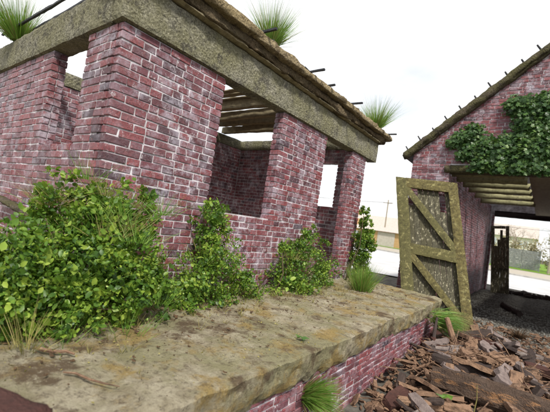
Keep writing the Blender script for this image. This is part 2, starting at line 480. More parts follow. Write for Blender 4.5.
# near ground: one sheet that reaches the horizon (fine grid near, coarse far)
xs = sorted({*[float(v) for v in np.arange(-3.2, 3.6, .09)], *[float(v) for v in np.arange(-16, 12, 1.0)], -900., -300., -100., -40., 40., 100., 300., 900.})
ys = sorted({*[float(v) for v in np.arange(2.4, 19, .09)], *[float(v) for v in np.arange(-8, 24, 1.0)], -900., -300., -100., -30., 40., 100., 300., 900.})
gv = [(x, y, gz(x, y)) for y in ys for x in xs]; nx = len(xs)
gf = [(j*nx+i, j*nx+i+1, (j+1)*nx+i+1, (j+1)*nx+i) for j in range(len(ys)-1) for i in range(nx-1)]
kind(link('ground', mesh('ground', gv, gf, M_SOIL, True)), 'structure')

def sheet(name, poly, z, mat):
    return kind(link(name, mesh(name, [(x, y, z) for x, y in poly], [tuple(range(len(poly)))], mat)), 'structure')
sheet('road', [(-120, 20.6), (-120, 4), (-30, 4), (-9, 13.9), (-4.4, 15.2), (-3.5, 20.6), (60, 20.6), (120, 26), (120, 34), (-2, 35), (-30, 41.5), (-120, 46)], GZ+.03, M_ROAD)
mb = MB()
kp = [(-120, 46), (-30, 41.5), (-2, 35), (120, 34)]
for (a, b) in zip(kp[:-1], kp[1:]):
    mb.add([(a[0], a[1], GZ+.02), (b[0], b[1], GZ+.02), (b[0], b[1]+.18, GZ+.02), (a[0], a[1]+.18, GZ+.02),
            (a[0], a[1], GZ+.15), (b[0], b[1], GZ+.15), (b[0], b[1]+.18, GZ+.15), (a[0], a[1]+.18, GZ+.15)],
           [(0, 3, 2, 1), (4, 5, 6, 7), (0, 1, 5, 4), (1, 2, 6, 5), (2, 3, 7, 6), (3, 0, 4, 7)])
kind(mb.obj('kerb', M_KERB), 'structure')
sheet('pavement', [(-120, 46.18), (-30, 41.68), (-2, 35.18), (120, 34.18), (120, 40), (-2, 47), (-30, 50), (-120, 55)], GZ+.14, M_PAVE)
sheet('lawn', [(-120, 55), (-30, 50), (-2, 47), (120, 40), (120, 140), (-120, 140)], GZ+.17, M_LAWN)

# ------------------------------------------------------------------ platform
SZ = -0.90
plat = thing('railway_platform', 'raised brick platform with worn mossy stone slab top under the roofless hut', 'platform', (-4.5, 2.5, GZ))
PX0, PX1, PY0, PY1 = -8.2, -1.17, -2.6, 6.78
# slab: fine grid near the visible strip
def slab_mesh():
    sx = sorted({*[float(v) for v in np.arange(-3.3, PX1+.001, .03)], *[float(v) for v in np.arange(PX0, -3.3, .3)], PX1})
    sy = sorted({*[float(v) for v in np.arange(.2, PY1+.001, .03)], *[float(v) for v in np.arange(PY0, .2, .15)], PY1})
    V = []; F = []; nx_, ny_ = len(sx), len(sy)
    def edge_x(y): return .035*noise.noise(Vector((0, y*1.1, 5)))+.022*noise.noise(Vector((0, y*5, 9)))+.010*noise.noise(Vector((0, y*17, 2)))
    for y in sy:
        for x in sx:
            p = Vector((x, y, SZ))
            de = min(PX1-x, PY1-y)
            # worn rounded front corner of the slab
            dc = math.hypot(max(0, x-(PX1-.5)), max(0, y-(PY1-.5)))
            drop = 0
            if de < .045: drop += (.045-de)**2*5.0
            p.z += -drop + .014*noise.noise(Vector((x*2.1, y*2.1, 1))) + .013*noise.noise(Vector((x*7, y*7, 2))) + .006*noise.noise(Vector((x*17, y*17, 4)))+.003*noise.noise(Vector((x*31, y*31, 4)))
            if x > PX1-.3: p.x += edge_x(y)*(1-(PX1-x)/.3)
            if y > PY1-.3: p.y += .05*noise.noise(Vector((x*2, 0, 7)))*(1-(PY1-y)/.3)
            if dc > .38:
                k = .38+(dc-.38)*.35
                qx, qy = max(0, x-(PX1-.5)), max(0, y-(PY1-.5))
                p.x += qx*(k/dc-1); p.y += qy*(k/dc-1)
            V.append(p)
    for j in range(ny_-1):
        for i in range(nx_-1):
            F.append((j*nx_+i, j*nx_+i+1, (j+1)*nx_+i+1, (j+1)*nx_+i))
    # side skirt
    border = [i for i in range(nx_)] + [j*nx_+nx_-1 for j in range(1, ny_)] + [(ny_-1)*nx_+i for i in range(nx_-2, -1, -1)] + [j*nx_ for j in range(ny_-2, 0, -1)]
    rings = [border]
    for k, zz in enumerate((.045, .09, .135, .18, .215)):
        ring = []
        for b in border:
            p = Vector(V[b]); q = Vector((p.x, p.y, p.z-zz))
            inw = Vector((-1 if p.x > PX1-.2 else 0, -1 if p.y > PY1-.2 else 0, 0))
            q += inw*(.010*k*k*.25 + .03*abs(noise.noise(Vector((p.x*6, p.y*6, q.z*9))))) + noise.noise_vector(p*14+Vector((0, 0, zz*60)))*.016
            ring.append(len(V)); V.append(q)
        rings.append(ring)
    nb = len(border)
    for a, b in zip(rings[:-1], rings[1:]):
        for i in range(nb):
            F.append((a[i], b[i], b[(i+1) % nb], a[(i+1) % nb]))
    F.append(tuple(rings[-1])[::-1])
    return V, F
v, f = slab_mesh()
slab = link('slab', mesh('slab', v, f, M_SLAB, True), plat)
for p_ in slab.data.polygons:      # broken side faces stay crisp
    if abs(p_.normal.z) < .75: p_.use_smooth = False
PW = -1.31     # face of the platform wall
mb = MB(); mb.box((PX0+.2, PY0+.1, GZ-.25), (PW-.008, PY1-.219, SZ-.2))
pwall = mb.obj('wall', M_MORTAR, plat)
PSC = .76; pz0 = SZ-.205-13*CO*PSC
pw1 = Wall((PW, PY0+.1, 0), (0, 1, 0), (1, 0, 0), PY1-.21-PY0-.1, pz0, pz0+13*CO*PSC, sc=PSC)
pw2 = Wall((PX0+.2, PY1-.208, 0), (1, 0, 0), (0, 1, 0), PW-PX0-.2, pz0, pz0+13*CO*PSC, sc=PSC)
lay_bricks([pw1, pw2], [pwall, pwall], plat, M_BRICK_P, 300, seed=5)

# ------------------------------------------------------------------ brick hut
HX0, HX1, HY0, HY1 = -6.42, -2.96, 1.40, 6.56
HT = SZ + 32*CO           # top of brickwork 1.47
TH = .15
hut = thing('brick_hut', 'roofless red brick hut with glassless openings under a mossy concrete lintel', 'hut', ((HX0+HX1)/2, (HY0+HY1)/2, SZ))
W_R = [(1.23, 2.33, .02, 9), (3.57, 4.53, -9, 9)]                          # along y from HY0
W_L = [(HX1-4.37-HX1+(HX1-HX0), HX1-HX0-(HX1+3.56)*-1 if False else (HX1-HX0)+(-3.56-HX1), .43, 9)]
W_L = [(-4.37-HX0, -3.56-HX0, .43, 9)]                                     # along x from HX0
W_E = [(-4.37-HX0, -3.50-HX0, .43, 1.32)]
walls, pars = [], []
cs = .008
def weld(m_):
    d = {}; V = []; mp_ = []
    for p in m_.v:
        k = tuple(round(c, 4) for c in p)
        if k not in d: d[k] = len(V); V.append(p)
        mp_.append(d[k])
    m_.f = [tuple(mp_[i] for i in q) for q in m_.f]; m_.v = V; return m_
def mwall(fn):
    m_ = MB(); fn(m_); weld(m_); return m_.obj('wall', M_MORTAR, hut)
wr_ = mwall(lambda m_: core_boxes(m_, None, 0, HY1-HY0, HX1-TH+cs, HX1-cs, 1, HY0, (SZ-.05, HT), W_R))
wl_ = mwall(lambda m_: core_boxes(m_, None, 0, HX1-HX0-TH+.02, HY0+cs, HY0+TH-cs, 0, HX0, (SZ-.05, HT), W_L))
HT2 = HT+2*CO
we_ = mwall(lambda m_: core_boxes(m_, None, 0, HX1-HX0-.17, HY1-TH+cs, HY1-cs, 0, HX0, (SZ-.05, HT2), W_E))
wb_ = mwall(lambda m_: core_boxes(m_, None, .20, HY1-HY0-TH+.02, HX0+cs, HX0+TH-cs, 1, HY0, (SZ-.05, HT2), []))
Z0, Z1 = SZ, HT
LX, LY = HX1-HX0, HY1-HY0
def add(w, p): walls.append(w); pars.append(p)
add(Wall((HX1, HY0, 0), (0, 1, 0), (1, 0, 0), LY, Z0, Z1, W_R), wr_)
add(Wall((HX1-TH, HY0+TH, 0), (0, 1, 0), (-1, 0, 0), LY-2*TH, Z0, Z1, [(a-TH, b-TH, c, d) for a, b, c, d in W_R]), wr_)
add(Wall((HX0, HY0, 0), (1, 0, 0), (0, -1, 0), LX-.074, Z0, Z1, W_L), wl_)
add(Wall((HX0+TH, HY0+TH, 0), (1, 0, 0), (0, 1, 0), LX-2*TH, Z0, Z1, [(a-TH, b-TH, c, d) for a, b, c, d in W_L]), wl_)
add(Wall((HX0+TH, HY1-TH, 0), (1, 0, 0), (0, -1, 0), LX-TH-.17, Z0, HT2, [(a-TH, b-TH, c, d) for a, b, c, d in W_E]), we_)
add(Wall((HX0, HY1, 0), (1, 0, 0), (0, 1, 0), LX-.17, Z0, HT2, W_E), we_)
add(Wall((HX0+TH, HY0+TH+.05, 0), (0, 1, 0), (1, 0, 0), LY-2*TH-.05, Z0, HT2), wb_)
add(Wall((HX0, HY0+.20, 0), (0, 1, 0), (-1, 0, 0), LY-.20-.074, Z0, HT2), wb_)
def hut_hide(x, y):
    return (x < 160 and y > 200) or (170 < x < 250 and y > 225) or (275 < x < 335 and y > 240) or y > 300
lay_bricks(walls, pars, hut, M_BRICK, 300, hut_hide, seed=9)

# lintel ring
LB, LT = HT+.004, 1.865
lv = [((-3.12, 1.365, LB), (-2.915, 6.98, LT)), ((-6.46, 1.365, LB), (-3.125, 1.58, LT-.03)),
      ((-6.46, 6.38, HT2+.004), (-3.125, 6.60, LT-.02)), ((-6.46, 1.585, HT2+.004), (-6.25, 6.375, LT-.02))]
for i, (a, b) in enumerate(lv):
    v, f = rough_box(a, b, .045, .0045, 6, .007, seed=0, fine=.003)
    link('lintel', mesh('lintel', v, f, M_LINTEL, False), hut)
# rough eaves timber on top of the long lintel
def fascia(y0, y1, x0, x1, z0, z1, seed):
    V = []; F = []; n = 26; m = int((y1-y0)/.035)
    for j in range(m+1):
        y = y0+(y1-y0)*j/m
        for k in range(n):
            t_ = 2*math.pi*k/n
            cx, cz = math.cos(t_), math.sin(t_)
            sx = math.copysign(abs(cx)**.3, cx); sz = math.copysign(abs(cz)**.35, cz)
            w = Vector((sx*.5, y*1.0, sz*.5+seed))
            x = (x0+x1)/2+sx*(x1-x0)/2; z = (z0+z1)/2+sz*(z1-z0)/2
            big = noise.noise(Vector((sx*.8, y*1.4, sz*.8+seed)))
            d = .022*big + .020*noise.noise(Vector((sx*2, y*4.5, sz*2+seed))) + .016*noise.noise(Vector((sx*5, y*11, sz*5)))
            # bites out of the lower front
            if sz < .2 and sx > -.2: d -= .07*max(0, noise.noise(Vector((3, y*2.3, seed)))-.05)
            V.append((x+sx*d, y+.01*noise.noise(Vector((x*20, y*20, z*20))), z+sz*d+.025*noise.noise(Vector((0, y*.9, seed+4)))))
    for j in range(m):
        for k in range(n):
            F.append((j*n+k, j*n+(k+1) % n, (j+1)*n+(k+1) % n, (j+1)*n+k))
    F.append(tuple(range(n))); F.append(tuple(m*n+k for k in range(n))[::-1])
    return V, F
v, f = fascia(1.24, 7.10, -3.14, -2.83, 1.895, 2.02, 1.0)
link('eaves_timber', mesh('eaves_timber', v, f, M_EAVES, True), hut)
v, f = fascia(1.20, 7.26, -3.16, -2.75, 2.005, 2.115, 5.0)
link('eaves_timber', mesh('eaves_timber', v, f, M_FASCIA, True), hut)
v, f = rough_box((-3.16, 1.34, 1.872), (-2.84, 6.9, 1.905), (.06, .05, .03), .010, 7, .010, 3)
link('wall_plate', mesh('wall_plate', v, f, M_BOARD, False), hut)
# roof boards across the hut and thin battens whose ends stick out past the eaves
rr = random.Random(21)
def plank_obj(name, mat, parent, L, W, T, M, seed, res=.07, amp=.006, edge=.007):
    v, f = rough_box((-L/2, -W/2, -T/2), (L/2, W/2, T/2), (res, res*.7, T), amp, 7, edge, seed)
    o = link(name, mesh(name, v, f, mat, False), parent)
    if parent is not None: o.matrix_parent_inverse = WORLD[parent].inverted()
    o.matrix_basis = M; WORLD[o] = M
    return o
for i, (y, w, x1, th, z) in enumerate([(1.95, .10, -3.2, .07, 1.935), (2.6, .10, -3.25, .07, 1.935), (4.45, .12, -3.7, .16, 1.95), (4.92, .12, -3.2, .15, 1.95), (5.30, .12, -3.2, .15, 1.95), (5.72, .12, -3.2, .15, 1.95), (6.10, .10, -3.2, .10, 1.98)]):
    x0 = -6.3
    M = Matrix.Translation(((x0+x1)/2, y, z+rr.uniform(-.02, .02))) @ Matrix.Rotation(rr.uniform(-.02, .02), 4, 'Z') @ Matrix.Rotation(rr.uniform(-.012, .012), 4, 'Y')
    plank_obj('roof_board', M_BOARD, hut, x1-x0, w, th, M, i, .09, .012)
for i in range(14):
    y = 4.10+i*.155; x0, x1 = -6.3+rr.uniform(0, .3), -3.2-rr.uniform(0, .25)
    M = Matrix.Translation(((x0+x1)/2, y, 2.06+.012*(i % 2))) @ Matrix.Rotation(rr.uniform(-.01, .01), 4, 'Z')
    plank_obj('roof_board', M_BOARD, hut, x1-x0, .15, .03, M, 80+i, .12, .006)
for i, (y, z, xe) in enumerate([(1.36, 1.99, -3.6), (1.52, 2.02, -3.3), (2.1, 2.14, -2.7), (2.95, 2.15, -2.62), (4.03, 2.14, -2.60), (4.50, 2.12, -2.68), (5.28, 2.12, -2.58), (7.05, 2.10, -2.60)]):
    xs0 = -6.3 if i < 2 else -3.05
    M = Matrix.Translation(((xs0+xe)/2, y, z)) @ Matrix.Rotation(rr.uniform(-.02, .02), 4, 'Y') @ Matrix.Rotation(rr.uniform(-.03, .03), 4, 'Z')
    plank_obj('batten', M_BATTEN, hut, xe-xs0, .035, .03, M, 40+i, .1, .003, .003)
for i in range(15):
    y = 1.5+i*.36+rr.uniform(-.1, .1)
    M = Matrix.Translation((-3.02+rr.uniform(-.08, .08), y, 2.115+rr.uniform(0, .025))) @ Matrix.Rotation(rr.uniform(-.3, .3), 4, 'Z') @ Matrix.Rotation(rr.uniform(-.1, .12), 4, 'Y') @ Matrix.Rotation(rr.uniform(-.12, .12), 4, 'X')
    plank_obj('slate', M_SLATE, hut, rr.uniform(.22, .34), rr.uniform(.22, .36), .012, M, 60+i, .08, .004, .004)

# ------------------------------------------------------------------ brick shed
SX0, SX1, SY0, SY1 = -2.65, 3.25, 8.45, 17.9
OX0, OX1, OZ = -1.82, 2.42, 1.60
EZ = 2.02; SLOPE = .86; RXC = (SX0+SX1)/2
shed = thing('brick_shed', 'brick shed with ivy covered gable and wide open through passage', 'shed', (RXC, (SY0+SY1)/2, GZ))
sz0 = GZ-.06; rows_s = int((EZ+SLOPE*(SX1-SX0)/2-sz0)/CO)+1; sz1 = sz0+rows_s*CO
topf = lambda u: EZ+SLOPE*((SX1-SX0)/2-abs(u-(SX1-SX0)/2))
hole = [(OX0-SX0, OX1-SX0, -9, OZ+.18)]
def gable_core(y0, y1):
    m_ = MB(); s_ = .012
    def prism(poly):
        n = len(poly); m_.add([(x, y0, z) for x, z in poly]+[(x, y1, z) for x, z in poly],
              [tuple(range(n)), tuple(range(n, 2*n))[::-1]]+[(i, i+n, (i+1) % n+n, (i+1) % n) for i in range(n)])
    zt = OZ+.18
    prism([(SX0+s_, sz0), (OX0-s_, sz0), (OX0-s_, zt), (SX0+s_, zt)])
    prism([(OX1+s_, sz0), (SX1-s_, sz0), (SX1-s_, zt), (OX1+s_, zt)])
    prism([(SX0+s_, zt), (SX1-s_, zt), (SX1-s_, EZ), (RXC, EZ+SLOPE*(SX1-SX0)/2-.02), (SX0+s_, EZ)])
    return m_.obj('wall', M_MORTAR, shed)
wf = gable_core(SY0+.011, SY0+.30); wk = gable_core(SY1-.30, SY1-.011)
m_ = MB(); m_.box((SX0+.012, SY0+.3, sz0), (OX0-.16, SY1-.3, EZ)); wsl = m_.obj('wall', M_MORTAR, shed)
m_ = MB(); m_.box((OX1+.16, SY0+.3, sz0), (SX1-.012, SY1-.3, EZ)); wsr = m_.obj('wall', M_MORTAR, shed)
walls, pars = [], []
add(Wall((SX0, SY0, 0), (1, 0, 0), (0, -1, 0), SX1-SX0, sz0, sz1, hole, top=topf), wf)
add(Wall((SX0, SY1, 0), (1, 0, 0), (0, 1, 0), SX1-SX0, sz0, sz1, hole, top=topf), wk)
zc_ = sz0+int((EZ-sz0)/CO)*CO
add(Wall((SX0, SY0+.074, 0), (0, 1, 0), (-1, 0, 0), SY1-SY0-.148, sz0, zc_), wsl)
add(Wall((OX0-.147, SY0+.074, 0), (0, 1, 0), (1, 0, 0), SY1-SY0-.148, sz0, zc_), wsl)
add(Wall((OX0, SY0+.074, 0), (0, 1, 0), (1, 0, 0), .24, sz0, sz0+44*CO), wf)
add(Wall((OX0, SY1-.314, 0), (0, 1, 0), (1, 0, 0), .24, sz0, sz0+44*CO), wk)
add(Wall((OX1+.147, SY0+.074, 0), (0, 1, 0), (-1, 0, 0), SY1-SY0-.148, sz0, zc_), wsr)
add(Wall((SX1, SY0+.074, 0), (0, 1, 0), (1, 0, 0), SY1-SY0-.148, sz0, zc_), wsr)
def shed_hide(x, y): return (395 < x < 475 and y > 180) or x < 400 or y > 200 or (x > 470 and y > 125)
lay_bricks(walls, pars, shed, M_BRICK_S, 300, shed_hide, seed=13)
# opening lintels, ceiling slats, ceiling boards
def rb(name, a, b, mat, par, res=.08, amp=.008, edge=.012, seed=0):
    v, f = rough_box(a, b, res, amp, 6, edge, seed)
    return link(name, mesh(name, v, f, mat, True), par)
rb('lintel', (OX0-.12, SY0-.05, OZ), (OX1+.12, SY0+.24, OZ+.17), M_VERGE, shed, seed=1)
rb('lintel', (OX0-.12, SY1-.24, OZ-.06), (OX1+.12, SY1+.05, OZ+.17), M_DARKW, shed, seed=2)
for i, y in enumerate((9.0, 9.7, 10.5, 11.45, 12.6, 13.9)):
    rb('joist', (OX0-.1, y, OZ+.02), (-.46+.02*i, y+.12, OZ+.20), M_SLAT, shed, seed=i+4, amp=.012)
for i, x0 in enumerate((-.42, .58, 1.53)):
    rb('ceiling_panel', (x0, SY0+.32, OZ+.10+.01*(i % 2)), (x0+.92, SY1-.4, OZ+.16), M_BOARD, shed, .2, seed=11+i)
# roof slopes with worn verge and nail stubs
ang = math.atan(SLOPE)
for s_ in (-1, 1):
    hw = (SX1-SX0)/2; Ls = (hw+.16)/math.cos(ang)
    Mx = Matrix.Translation((RXC, 0, EZ+SLOPE*hw+.01)) @ Matrix.Rotation(s_*ang, 4, 'Y')
    sgn = s_
    a, b = ((0 if s_ > 0 else -Ls), SY0-.02, .0), ((Ls if s_ > 0 else 0), SY1+.02, .09)
    rf = None
    for (y0_, y1_) in ([(SY0-.02, SY1+.02)] if s_ < 0 else [(SY0-.02, 9.0), (14.6, SY1+.02)]):      # unseen gap added in the right slope so sun reaches the joists
        v, f = rough_box((a[0], y0_, a[2]), (b[0], y1_, b[2]), (.3, .3, .09), .012, 2, .01, 5+s_, Mx)
        r_ = link('roof', mesh('roof', v, f, M_SLATE, False), shed); rf = rf or r_
    a, b = ((0 if s_ > 0 else -Ls-.02), SY0-.13, -.02), ((Ls+.02 if s_ > 0 else 0), SY0+.06, .15)
    v, f = rough_box(a, b, (.05, .05, .045), .022, 6, .03, 9+s_, Mx, fine=.006)
    link('verge', mesh('verge', v, f, M_VERGE, True), rf)
    for k in range(12):
        d_ = (.16+k*.345)*s_*1.0
        dd = Ls*s_ - d_
        p0 = Mx @ Vector((dd, SY0-.04, .10)); p1 = Mx @ Vector((dd-.02*s_, SY0-.05, .25+.03*math.sin(k*2.3)))
        nb_ = MB(); nb_.tube([p0, p1], [.022, .016], 6); nb_.obj('nail', M_BATTEN, rf)

# ------------------------------------------------------------------ foliage helpers
def leaf_tpl(w=.42):
    # unit leaf along +x, normal +z, folded on the midrib, 8 tris
    v = [(0, 0, 0), (.3, w*.48, .05), (.68, w*.42, .045), (1, 0, -.08), (.68, -w*.42, .045), (.3, -w*.48, .05), (.35, 0, 0), (.7, 0, -.02)]
    f = [(0, 6, 1), (1, 6, 7, 2), (2, 7, 3), (0, 5, 6), (5, 4, 7, 6), (4, 3, 7)]
    return np.array(v), f
def instance(tv, tf, mats):
    """mats: list of (pos, xdir, ndir, scale)"""
    V = []; F = []; n = len(tv)
    for k, (p, x, nrm, s) in enumerate(mats):
        x = x/np.linalg.norm(x); y = np.cross(nrm, x); y /= max(1e-6, np.linalg.norm(y)); z = np.cross(x, y)
        V.append(p + s*(tv[:, :1]*x + tv[:, 1:2]*y + tv[:, 2:3]*z))
        F += [tuple(i+k*n for i in q) for q in tf]
    return np.concatenate(V) if V else [], F
def blob_leaves(blobs, per, size, rng, up=.5, shell=.45, clamp=None, tpl=None):
    out = []
    for (c, r3) in blobs:
        c = np.array(c); r3 = np.array(r3, float)*np.ones(3)
        cnt = int(per*(r3[0]*r3[1]+r3[1]*r3[2]+r3[0]*r3[2])/3)
        # sub-clumps make the outline uneven
        nc = max(5, cnt//42)
        cl = rng.normal(size=(nc, 3)); cl /= np.linalg.norm(cl, axis=1)[:, None]; cl *= (rng.uniform(.30, 1.16, (nc, 1)))
        for k in range(cnt):
            d = cl[rng.randint(nc)] + rng.normal(size=3)*.145
            p = c + d*r3
            if clamp is not None and not clamp(p): continue
            nrm = d/np.linalg.norm(d)*.7+np.array([0, 0, up])+rng.normal(size=3)*.55
            x = rng.normal(size=3)*.8 + d*.6
            out.append((p, x, nrm, size*(.45+1.0*rng.rand()**1.6)))
    return out
def grass_mesh(base, n, h, spread, rng, lean=(0, 0, 0), wid=.004, r0=.05, up=(0, 0, 1), droop=.5):
    V = []; F = []
    base = np.array(base, float); lean = np.array(lean, float); up = np.array(up, float)
    for i in range(n):
        d = rng.normal(size=3); d -= up*d.dot(up); d /= np.linalg.norm(d)
        rad = rng.uniform(0, 1)
        p = base + d*r0*rad*rng.uniform(.3, 1); hh = h*(.3+.9*rng.rand()**.8)
        out = d*spread*(rad*.8+.45*rng.rand()) + lean + rng.normal(size=3)*.16
        dirv = up + out; dirv /= np.linalg.norm(dirv)
        side = np.cross(dirv, rng.normal(size=3)); side /= np.linalg.norm(side)
        b = len(V); pts = []
        q = p.copy(); dv = dirv.copy()
        for s_ in range(5):
            w = wid*(1-s_/4.3)*(.7+.6*rng.rand() if s_ == 0 else 1)
            pts.append((q-side*w, q+side*w)); q = q+dv*hh/4; dv = dv+np.array([0, 0, -1])*droop*.09*(s_+1)*np.linalg.norm(out); dv /= np.linalg.norm(dv)
        for a, c in pts: V.append(a); V.append(c)
        for s_ in range(4): F.append((b+2*s_, b+2*s_+1, b+2*s_+3, b+2*s_+2))
    return V, F
def tuft(label, base, n, h, spread, seed, lean=(0, 0, 0), r0=.05, up=(0, 0, 1), mat=None, droop=.5, wid=.0032, dry=.25):
    rng = np.random.RandomState(seed)
    t = thing('grass_tuft', label, 'grass tuft', base, 'grass tufts growing from the ruin')
    v, f = grass_mesh(base, n, h, spread, rng, lean, wid, r0, up, droop)
    kind(link('blades', mesh('blades', v, f, mat or M_GRASS), t), 'stuff')
    v, f = grass_mesh(base, int(n*dry)+3, h*1.05, spread*1.1, rng, lean, wid, r0, up, droop)
    kind(link('dry_blades', mesh('dry_blades', v, f, M_DRY), t), 'stuff')
    return t

LT_, LF_ = leaf_tpl(.62)
def px_blobs(lst, plane, val, zs=1.0):
    out = []
    for (x, y, r, *off) in lst:
        v_ = val + (off[0] if off else 0)
        p = onx(x, y, v_) if plane == 'x' else ony(x, y, v_)
        dep = np.linalg.norm(p); rm = r*dep/FPX*.93
        out.append((p, (rm, rm, rm*zs)))
    return out
def bush(label, blobs, base, per, size, seed, mat, nbig=0, stems=10, clamp=None, group='leafy bushes along the hut wall', grass=0, gh=.3):
    rng = np.random.RandomState(seed)
    t = thing('leafy_bush', label, 'bush', base, group)
    L = blob_leaves(blobs, per, size, rng, clamp=clamp)
    v, f = instance(LT_, LF_, L)
    kind(link('foliage', mesh('foliage', v, f, mat, True), t), 'stuff')
    m_ = MB(); b = Vector(base)
    for k in range(stems):
        c, r3 = blobs[rng.randint(len(blobs))]
        e = Vector(c)+Vector(rng.normal(size=3)*.3*r3[0])
        s0 = b+Vector((rng.uniform(-.15, .15), rng.uniform(-.25, .25), 0))
        m_.tube([s0, s0.lerp(e, .5)+Vector(rng.normal(size=3)*.05), e], [.012, .008, .004], 5)
    m_.obj('stems', M_STEM, t, True)
    # the large bright leaves nearest the viewer
    if nbig:
        L2 = blob_leaves([(c, np.array(r3)*1.04) for c, r3 in blobs], per*.3, size*1.6, rng, up=.8, clamp=clamp)
        L2 = [l for l in L2 if 0 < proj(l[0])[0] < 550]
        L2.sort(key=lambda l: np.linalg.norm(l[0]-np.array(0))); L2 = L2[:nbig*5:5]
        for (p, x, nrm, s) in L2:
            vv, ff = instance(LT_, LF_, [(np.zeros(3), x, nrm, s)])
            link('leaf', mesh('leaf', vv, ff, M_LEAFB, True), t, tuple(p))
    if grass:
        for k in range(grass):
            c, r3 = blobs[rng.randint(len(blobs))]
            gp = np.array(c)+rng.normal(size=3)*.5*r3[0]; gp = gp*(1-.8*r3[0]/np.linalg.norm(gp))-np.array([0, 0, r3[2]*.5])
            v, f = grass_mesh(gp, 46, gh*.8, 1.1, rng, (.05, -.05, -.1), .0022, r3[0]*1.1)
            kind(link('grass_blades', mesh('grass_blades', v, f, M_GRASS if k % 3 else M_DRY), t), 'stuff')
    return t
outside = lambda p: not (HX0 < p[0] < HX1+.01 and HY0-.01 < p[1] < HY1) and p[2] > SZ+.005
# big bush at the near corner
B1 = []
for (x, y, r, D) in [(25, 285, 42, 2.75), (78, 268, 46, 2.85), (122, 278, 38, 2.95), (58, 228, 30, 2.95), (98, 222, 32, 3.0), (133, 236, 26, 3.05), (150, 288, 24, 2.95), (8, 250, 28, 2.9), (48, 192, 12, 3.05), (82, 194, 18, 3.1), (118, 198, 18, 3.1), (148, 200, 12, 3.1), (52, 172, 5, 3.1), (15, 318, 24, 2.6), (70, 314, 24, 2.7), (125, 308, 20, 2.85), (36, 205, 10, 3.05), (158, 262, 10, 3.0), (-30, 280, 45, 2.8)]:
    d_ = ray(x, y); d_ = d_/np.linalg.norm(d_)*D; rm = r*D/FPX*.95
    B1.append((d_, (rm, rm, rm)))
bush('big leafy bush with bright yellow green leaves spilling over the near hut corner', B1, (-2.75, 1.15, SZ), 25000, .040, 4, M_LEAF, 70, 34, outside, grass=26, gh=.30)
B2 = px_blobs([(216, 212, 15), (214, 232, 20), (215, 258, 24, .05), (198, 285, 30, .12), (236, 280, 22, .08), (178, 303, 20, .2), (252, 303, 16, .2), (220, 308, 18, .25), (168, 296, 10, .1)], 'x', -2.74)
bush('tall narrow leafy bush with feathery top below the broken window opening', B2, (-2.7, 2.45, SZ), 31000, .035, 8, M_LEAF, 24, 14, outside, grass=5, gh=.26)
B3 = px_blobs([(300, 250, 20), (288, 280, 26, .05), (320, 272, 18), (325, 243, 6), (308, 232, 9), (272, 300, 14, .15), (300, 298, 16, .2), (322, 295, 12, .1), (283, 250, 8)], 'x', -2.72)
bush('rounded leafy bush against the middle brick pillar of the hut', B3, (-2.7, 3.8, SZ), 31000, .036, 12, M_LEAF, 20, 12, outside, grass=3, gh=.22)
B4 = px_blobs([(363, 240, 10), (366, 222, 6), (361, 258, 10), (364, 210, 4), (360, 274, 9), (372, 232, 3.5), (373, 248, 3.5)], 'x', -2.76)
bush('slim climbing shrub at the far end of the hut wall', B4, (-2.75, 6.2, SZ), 56000, .044, 16, M_LEAF, 0, 6, lambda p: p[2] > SZ, grass=0)
# feathery top of the narrow bush
v, f = grass_mesh(onx(214, 225, -2.72), 420, .20, 1.3, np.random.RandomState(3), (0, 0, .2), .0022, .05, (0, 0, 1), .15)
feather = thing('grass_tuft', 'dense feathery green tuft crowning the tall narrow bush', 'grass tuft', onx(214, 228, -2.72), 'grass tufts growing from the ruin')
kind(link('blades', mesh('blades', v, f, M_GRASS), feather), 'stuff')

tuft('spiky grass tuft on the roof edge at the top left corner', (-5.75, 1.42, 1.84), 900, .62, 1.1, 31, lean=(.0, -.25, 0), r0=.12)
tuft('grass tuft high on the long eaves above the first window opening', (-2.90, 3.2, 2.12), 800, .50, .9, 32, r0=.08, droop=.2)
tuft('grass tuft on the far end of the eaves', (-2.88, 6.62, 2.09), 800, .60, 1.0, 33, r0=.10, droop=.25)
tuft('long grass tuft on the slab at the foot of the far hut pillar', tuple(onz(361, 291, SZ)), 800, .42, .7, 34, r0=.15)
tuft('grass tuft hanging under the slab end beside the fallen door', (-1.16, 5.75, SZ-.20), 900, .40, .5, 35, lean=(.7, .55, -.1), r0=.18, up=(.6, .3, .05), droop=.9)
tuft('grass tuft sprouting under the slab edge low in front', tuple(onx(306, 397, -1.30)), 700, .26, .8, 36, lean=(.5, .1, .1), r0=.08, up=(.7, 0, .4), droop=.6)
# short dry grass along the bush feet
rng = np.random.RandomState(77)
V = []; F = []
for k in range(170):
    y = rng.uniform(.6, 6.3); x = -2.45+.35*rng.normal()*.5 + (.15 if y < 2 else 0)
    v, f = grass_mesh((x, y, SZ), 8, .10, 1.0, rng, (0, 0, 0), .0022, .04)
    n = len(V); V += list(v); F += [tuple(i+n for i in q) for q in f]
mg = link('low_grass', mesh('low_grass', V, F, M_DRY)); tag(mg, 'short straw coloured grass along the feet of the bushes', 'grass'); kind(mg, 'stuff')

